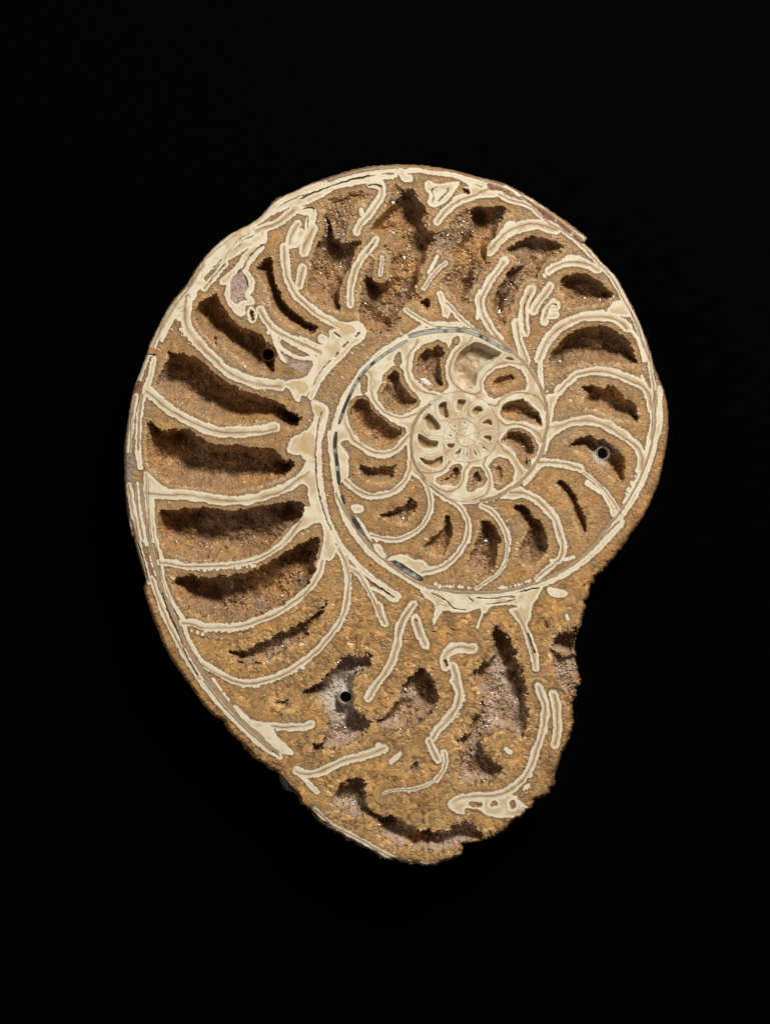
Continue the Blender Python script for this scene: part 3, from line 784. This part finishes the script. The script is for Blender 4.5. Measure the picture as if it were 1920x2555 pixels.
# growth zoning: brown where the crystals are rooted, clear honey where they end at a chamber
qz = np.clip(vein, 0, 60)/(np.clip(vein, 0, 60)+np.clip(c_sd, 0, 45)+1e-3) + .16*fbm(GX, GY, 16, 233, 2)
zone = lerp(one*C(.30, .165, .065), one*C(.46, .305, .15), S(.12, .7, qz))
near_c = np.exp(-np.clip(c_sd, 0, 99)/26)
col = lerp(col, zone*g[..., None], (.12+.5*near_c))
col = col*(one*C(1.07, 1.02, .85)*bigc[..., None] + one*C(1.0, .955, .86)*(1-bigc[..., None]))
# dull halo round the cream calcite
halo = np.exp(-np.clip(vein, 0, 99)/(5.0+3*upper))
col = lerp(col, one*C(.25, .185, .13), .62*halo*(1-.3*bigc))
col = lerp(col, one*C(.52, .34, .15), .35*np.exp(-((vein-11)/5)**2))
col = lerp(col, one*C(.22, .125, .06), .38*np.exp(-((vein-2.4)/1.8)**2))
# chamber floors
floor = lerp(one*C(.38, .235, .125), one*C(.47, .27, .115), S(-.25, .35, fbm(GX, GY, 70, 221, 3)))
floor = lerp(floor, one*C(.34, .235, .15), S(.1, .6, fbm(GX, GY, 50, 225, 3)))
lilac = S(1560, 1650, GY)
floor = lerp(floor, one*C(.52, .39, .29), .85*lilac*S(-.5, .1, n_med))
floor = floor*(.70+.52*(.5*r1+.5*r2))[..., None]
fl = S(.5, 4.5, inside)
rimc = one*C(.48, .31, .15)
col = lerp(col, rimc*g[..., None], .6*np.exp(-np.clip(c_sd-1, 0, 99)/6))
col = lerp(col, floor, fl)
col = lerp(col, floor*1.05, np.clip(low/6, 0, 1))
# cream calcite
cream = lerp(one*C(.82, .73, .545), one*C(.72, .61, .42), S(-.2, .7, n_med*.6+n_sm*.4))
coref = S(3.0, 8.0, -vein)
cream = lerp(cream, one*C(.60, .44, .255), coref*.85*S(-.35, .4, fbm(GX, GY, 26, 231, 2)))
cream = lerp(cream, one*C(.88, .79, .62), .6*np.exp(-((vein+1.8)/1.4)**2))
cm = S(.9, -.9, vein)*(c_sd > 0)
# the brown middle line with a tan zone at one side
mz = np.exp(-(mid/(.14*midw+1.2))**2)*(midw > 0)
cream = lerp(cream, one*C(.43, .28, .14), .62*mz)
cream = lerp(cream, one*C(.17, .085, .04), .85*np.exp(-(mid/1.15)**2)*S(-.9, -.1, vnoise(GX, GY, 40, 241)))
col = lerp(col, cream, cm)
sm = smoothc & (c_sd < 0)
col = np.where(sm[..., None], lerp(cream*.85, floor, np.where(D > 24, S(4, 14, inside)*.55, .9*S(.8, 3.5, inside))), col)
ring = smoothc*np.exp(-((cav-1.5)/1.6)**2)
col = lerp(col, one*C(.70, .62, .46), .8*ring)
ring2 = smoothc*np.exp(-((cav-6.0)/1.0)**2)
col = lerp(col, one*C(.42, .30, .16), .5*ring2)
bz = S(.8, -.8, band)
col = lerp(col, (one*C(.38, .235, .115))*(1+.35*n_sm[..., None]), bz*.9)
col = lerp(col, one*C(.10, .055, .03), .8*np.exp(-((band)/.7)**2)*(band < 5))
INC = {1:C(.58,.40,.20), 2:C(.45,.32,.26), 3:C(.26,.12,.07), 4:C(.60,.27,.07), 5:C(.27,.215,.16), 6:C(.75,.73,.66)}
for k_, c_ in INC.items():
    m = over == k_
    v = (1+.3*n_sm+.3*(r1-.5))[..., None] if k_ != 1 else (1+.1*n_sm)[..., None]
    a_ = .75 if k_ == 1 else 1
    col = np.where(m[..., None], col*(1-a_)+a_*c_*v, col)
nz = S(.5, -.5, nacre)
mar = S(-.6, .6, 1.7*fbm(GX, GY, 15, 251, 3)+1.1*S(1010, 850, GY)-.45)
nc = lerp(one*C(.05, .05, .045), one*C(.43, .435, .38), mar)
col = lerp(col, nc, nz)
col = lerp(col, one*C(.03, .025, .02), .85*np.exp(-(nacre/.8)**2))
col = lerp(col, one*C(.10, .07, .05), .6*np.exp(-(np.clip(hair+.45, 0, 9)/.75)**2)*(hair < 8))
col = lerp(col, one*C(.15, .085, .055), .85*ckd)
plaster = np.exp(-(np.clip(hole, 0, 99)/11.)**2)
for hx, hy, a_ in ((holes[0][0], holes[0][1], .7), (holes[1][0], holes[1][1], .05), (holes[2][0], holes[2][1], .79)):
    q = np.hypot(GX-hx, GY-hy)
    rr = 30 if a_ < .78 else 62
    col = lerp(col, one*C(.80, .77, .71)*(1 if a_ < .78 else .78), a_*np.exp(-(np.clip(q-14, 0, 99)/(rr-17))**2)*(c_sd < 0))
shell_side = np.exp(-np.clip(edge, 0, 99)/3.5)
col = lerp(col, one*C(.22, .12, .055)*(1+.4*n_sm[..., None]), .75*shell_side)
col = np.clip(col, .004, .9)

# ------------------------------------------------------------------ materials
def material(name, rough, spec, bump_scale, bump, coat=0, sss=0, mottling=.18, nscale=900.):
    m = bpy.data.materials.new(name); m.use_nodes = True; t = m.node_tree; N = t.nodes; L = t.links
    b = N['Principled BSDF']
    at = N.new('ShaderNodeAttribute'); at.attribute_name = 'pigment'
    tc = N.new('ShaderNodeTexCoord')
    n1 = N.new('ShaderNodeTexNoise'); n1.inputs['Scale'].default_value = nscale; n1.inputs['Detail'].default_value = 4
    L.new(tc.outputs['Object'], n1.inputs['Vector'])
    mr = N.new('ShaderNodeMapRange'); mr.inputs[1].default_value = .3; mr.inputs[2].default_value = .7
    mr.inputs[3].default_value = 1-mottling; mr.inputs[4].default_value = 1+mottling
    L.new(n1.outputs['Fac'], mr.inputs[0])
    mx = N.new('ShaderNodeVectorMath'); mx.operation = 'SCALE'
    L.new(at.outputs['Color'], mx.inputs[0]); L.new(mr.outputs[0], mx.inputs['Scale'])
    L.new(mx.outputs[0], b.inputs['Base Color'])
    b.inputs['Roughness'].default_value = rough; b.inputs['Specular IOR Level'].default_value = spec
    if sss:
        b.inputs['Subsurface Weight'].default_value = sss
        b.inputs['Subsurface Radius'].default_value = (1, .5, .2); b.inputs['Subsurface Scale'].default_value = .0012
    n2 = N.new('ShaderNodeTexNoise'); n2.inputs['Scale'].default_value = bump_scale; n2.inputs['Detail'].default_value = 5
    L.new(tc.outputs['Object'], n2.inputs['Vector'])
    bp = N.new('ShaderNodeBump'); bp.inputs['Strength'].default_value = bump; bp.inputs['Distance'].default_value = .0004
    L.new(n2.outputs['Fac'], bp.inputs['Height']); L.new(bp.outputs[0], b.inputs['Normal'])
    return m
MATS = {
 'matrix': material('amber_calcite', .34, .42, 1500, .25, sss=.5, mottling=.15, nscale=1400),
 'cream': material('cream_calcite', .55, .35, 700, .12, mottling=.07),
 'points': material('loose_crystals', .17, .7, 1500, .1, sss=.3, mottling=.1),
 'druse': material('druse_crystals', .22, .6, 1500, .2, sss=.3, mottling=.15, nscale=1200),
 'lining': material('chamber_lining', .45, .4, 900, .25, mottling=.12),
 'nacre': material('nacre', .3, .5, 900, .1, mottling=.1),
 'rough': material('mineral', .6, .35, 1300, .5, mottling=.3, nscale=1500),
 'holemat': material('drilled_rock', .9, .1, 900, .3)}

# ------------------------------------------------------------------ meshes cut out of the relief
col_ = sc.collection
root = bpy.data.objects.new('ammonite_fossil', None); col_.objects.link(root)
root.location = W(990, 1290)[:2] + (0,)
root['label'] = 'large amber and cream ammonite fossil sawn in half, crystal lined chambers, lying on black cloth'
root['category'] = 'fossil'
root.empty_display_size = .05
from mathutils import Matrix
bpy.context.view_layer.update()

keepv = out < STEP*.7
# snap the rim to the contour
oy, ox = np.gradient(out, STEP)
ol = np.hypot(ox, oy)+1e-6
sn = np.abs(out) < STEP*.75
PXg = np.where(sn, GX-out*ox/ol, GX); PYg = np.where(sn, GY-out*oy/ol, GY)
V = np.stack([(PXg-CX)*PX, (CY-PYg)*PX, FACE+H*PX], -1).reshape(-1, 3).astype(np.float32)
V -= np.array(root.location, np.float32)
COLF = np.concatenate([col, one], -1).reshape(-1, 4).astype(np.float32)
qk = keepv[:-1, :-1] & keepv[1:, :-1] & keepv[:-1, 1:] & keepv[1:, 1:]
jj, ii = np.nonzero(qk)
idx = (jj*nx+ii).astype(np.int64)
quads = np.stack([idx, idx+nx, idx+nx+1, idx+1], 1)
qo = owner[jj, ii]
def build(name, verts, faces, mat, smooth_, cols=None, parent=root):
    me = bpy.data.meshes.new(name)
    me.vertices.add(len(verts)); me.vertices.foreach_set('co', np.ascontiguousarray(verts, np.float32).ravel())
    n = faces.shape[1]
    me.loops.add(faces.size); me.loops.foreach_set('vertex_index', faces.ravel().astype(np.int32))
    me.polygons.add(len(faces)); me.polygons.foreach_set('loop_start', np.arange(0, faces.size, n, dtype=np.int32))
    me.polygons.foreach_set('use_smooth', np.full(len(faces), smooth_))
    me.update(calc_edges=True)
    if cols is not None:
        a = me.attributes.new('pigment', 'FLOAT_COLOR', 'POINT'); a.data.foreach_set('color', np.ascontiguousarray(cols, np.float32).ravel())
    me.materials.append(mat)
    o = bpy.data.objects.new(name, me); col_.objects.link(o)
    if parent is not None: o.parent = parent
    return o
order = np.argsort(qo, kind='stable'); qs = quads[order]; so = qo[order]
cuts = np.nonzero(np.diff(so))[0]+1
for chunk, ow in zip(np.split(qs, cuts), so[np.concatenate([[0], cuts])] if len(cuts) else [so[0]]):
    nm, mt = parts[ow][0], parts[ow][1]
    if len(chunk) < 6: continue
    u, inv = np.unique(chunk.ravel(), return_inverse=True)
    o = build(nm, V[u], inv.reshape(-1, 4), MATS[mt], mt in ('cream', 'nacre', 'holemat', 'lining'), COLF[u])

# side of the slab, following the snapped rim down to the cloth
full = np.zeros((ny+1, nx+1), bool); full[1:ny, 1:nx] = qk
E = []
def add_edges(mask, a_off, b_off):
    j, i = np.nonzero(mask); k = j*nx+i
    E.append(np.stack([k+a_off, k+b_off], 1))
q = qk
pad = np.pad(q, 1)
add_edges(q & ~pad[:-2, 1:-1], 0, 1)            # top edge of quad
add_edges(q & ~pad[2:, 1:-1], nx+1, nx)         # bottom edge
add_edges(q & ~pad[1:-1, :-2], nx, 0)           # left edge
add_edges(q & ~pad[1:-1, 2:], 1, nx+1)          # right edge
E = np.concatenate(E)
u, inv = np.unique(E.ravel(), return_inverse=True); inv = inv.reshape(-1, 2)
rx = PXg.ravel()[u]; ry = PYg.ravel()[u]; rz = H.ravel()[u]
gxu = (ox/ol).ravel()[u]; gyu = (oy/ol).ravel()[u]
gxu = blur((ox/ol).astype(np.float32), 6).ravel()[u]; gyu = blur((oy/ol).astype(np.float32), 6).ravel()[u]
rows = []; cl = []
nn = vnoise(rx, ry, 10, 301)
for dz, ins in ((0, 0), (10, 2.0), (22, 3.5), (40, 3), (70, -5), (105, -18), (150, -36)):
    k = 1 if dz else 0
    wob = k*1.6*vnoise(rx+dz*3, ry+dz*2, 9, 303)
    zz = rz-dz if dz < 150 else np.full_like(rz, -FACE/PX-.5)
    rows.append(np.stack([(rx+gxu*(ins+wob)-CX)*PX, (CY-ry-gyu*(ins+wob))*PX, FACE+zz*PX], -1))
    base = np.array([.25, .15, .075]) if dz else 0
    vv = (1+.4*vnoise(rx+dz, ry-dz, 12, 305))[:, None]
    cc = np.concatenate([np.clip(C(.24, .145, .07)*vv, .01, 1), np.ones((len(rx), 1))], 1) if dz else COLF[u]
    cl.append(cc)
n = len(u); Vs = np.concatenate(rows)-np.array(root.location); Fs = []
for r in range(len(rows)-1):
    a, b = inv[:, 0]+r*n, inv[:, 1]+r*n
    Fs.append(np.stack([a, b, b+n, a+n], 1))
build('outer_side', Vs, np.concatenate(Fs), MATS['rough'], False, np.concatenate(cl))

# ------------------------------------------------------------------ loose-standing crystals in the chambers (too many to count)
m = ((c_sd < -4) & (insc > 1) | (shal < -5)) & (~smoothc) & (hole > 6) & keepv & (out < -6)
jj, ii = np.nonzero(m)
pick = rs.choice(len(jj), min(10000, len(jj)), replace=False)
jj, ii = jj[pick], ii[pick]
hy, hx = np.gradient(blur(H.astype(np.float32), 3), STEP)
nv = np.stack([-hx[jj, ii], hy[jj, ii], np.ones(len(jj))], 1)
nv += rs.normal(0, .75, nv.shape); nv[:, 2] = np.abs(nv[:, 2])+.15
nv /= np.linalg.norm(nv, axis=1)[:, None]
sz = np.clip(rs.lognormal(1.0, .5, len(jj)), 1.1, 7.5)*(1+.25*bigc[jj, ii])
P0 = np.stack([GX[jj, ii]-CX, CY-GY[jj, ii], H[jj, ii]], 1) - nv*sz[:, None]*.7
n1_ = len(jj)
ji, ij = np.nonzero((np.abs(c_sd-1.2) < 1.6) & (~smoothc) & keepv & (out < -4))
pk = rs.choice(len(ji), min(5000, len(ji)), replace=False); ji, ij = ji[pk], ij[pk]
n2_ = np.stack([-gxx[ji, ij]/gl[ji, ij], gyy[ji, ij]/gl[ji, ij], rs.uniform(-.5, .25, len(ji))], 1) + rs.normal(0, .28, (len(ji), 3))
n2_ /= np.linalg.norm(n2_, axis=1)[:, None]
nv = np.concatenate([nv, n2_]); s2 = rs.uniform(1.2, 2.5, len(ji))*(1+.3*bigc[ji, ij]); sz = np.concatenate([sz, s2])
P0 = np.concatenate([P0, np.stack([GX[ji, ij]-CX, CY-GY[ji, ij], -rs.uniform(1.5, 6, len(ji))], 1)])
jj = np.concatenate([jj, ji]); ii = np.concatenate([ii, ij])
t_ = np.cross(nv, rs.normal(0, 1, nv.shape)); t_ /= np.linalg.norm(t_, axis=1)[:, None]; b_ = np.cross(nv, t_)
vs = []; K6 = 5
for r in (0, 1):
    for k in range(K6):
        a = 2*math.pi*k/K6
        vs.append(P0 + (t_*math.cos(a)+b_*math.sin(a))*(sz*(.62 if r == 0 else .5))[:, None] + nv*(sz*r*.9)[:, None])
vs.append(P0+nv*(sz*1.75)[:, None]+t_*(sz*.15)[:, None])
vs = np.stack(vs, 1)                                              # n, 11, 3
nv_ = vs.shape[1]; base = (np.arange(len(jj))*nv_)[:, None]
F = []
for k in range(K6):
    k2 = (k+1) % K6
    F.append(np.stack([base[:, 0]+k, base[:, 0]+k2, base[:, 0]+K6+k2], 1)); F.append(np.stack([base[:, 0]+k, base[:, 0]+K6+k2, base[:, 0]+K6+k], 1))
    F.append(np.stack([base[:, 0]+K6+k, base[:, 0]+K6+k2, base[:, 0]+2*K6], 1))
vs = vs.reshape(-1, 3)*PX; vs[:, 2] += FACE
cc = col[jj, ii]; cc[n1_:] = lerp(one[0, :1]*C(.36, .20, .08), one[0, :1]*C(.28, .18, .10), rs.rand(len(jj)-n1_)); cc = cc*(.85+.45*rs.rand(len(jj), 1)); cc = np.repeat(np.concatenate([cc, np.ones((len(jj), 1))], 1), nv_, axis=0)
o = build('crystal_points', vs-np.array(root.location), np.concatenate(F), MATS['points'], False, np.clip(cc, 0, 1))
o['kind'] = 'stuff'

# ------------------------------------------------------------------ black velvet
n = 160; half = 1.5
gx_ = np.linspace(-half, half, n); AX, AY = np.meshgrid(gx_, gx_)
AZ = .0006*vnoise(AX*1000+5000, AY*1000+5000, 90, 401) - .0008
Vv = np.stack([AX, AY, AZ], -1).reshape(-1, 3)
j, i = np.mgrid[0:n-1, 0:n-1]; k = (j*n+i).ravel()
vm = bpy.data.materials.new('black_velvet'); vm.use_nodes = True
b = vm.node_tree.nodes['Principled BSDF']; b.inputs['Roughness'].default_value = 1; b.inputs['Specular IOR Level'].default_value = 0
N = vm.node_tree.nodes; L = vm.node_tree.links
nt = N.new('ShaderNodeTexNoise'); nt.inputs['Scale'].default_value = 900; tc = N.new('ShaderNodeTexCoord'); L.new(tc.outputs['Object'], nt.inputs['Vector'])
cr = N.new('ShaderNodeValToRGB'); cr.color_ramp.elements[0].color = (.0006, .0006, .0006, 1); cr.color_ramp.elements[1].color = (.0016, .0016, .0018, 1)
L.new(nt.outputs['Fac'], cr.inputs[0]); L.new(cr.outputs[0], b.inputs['Base Color'])
o = build('background_cloth', Vv, np.stack([k, k+1, k+n+1, k+n], 1), vm, True, None, None)
o['kind'] = 'structure'
print('verts', len(V), 'quads', len(quads), 'parts', len(parts))
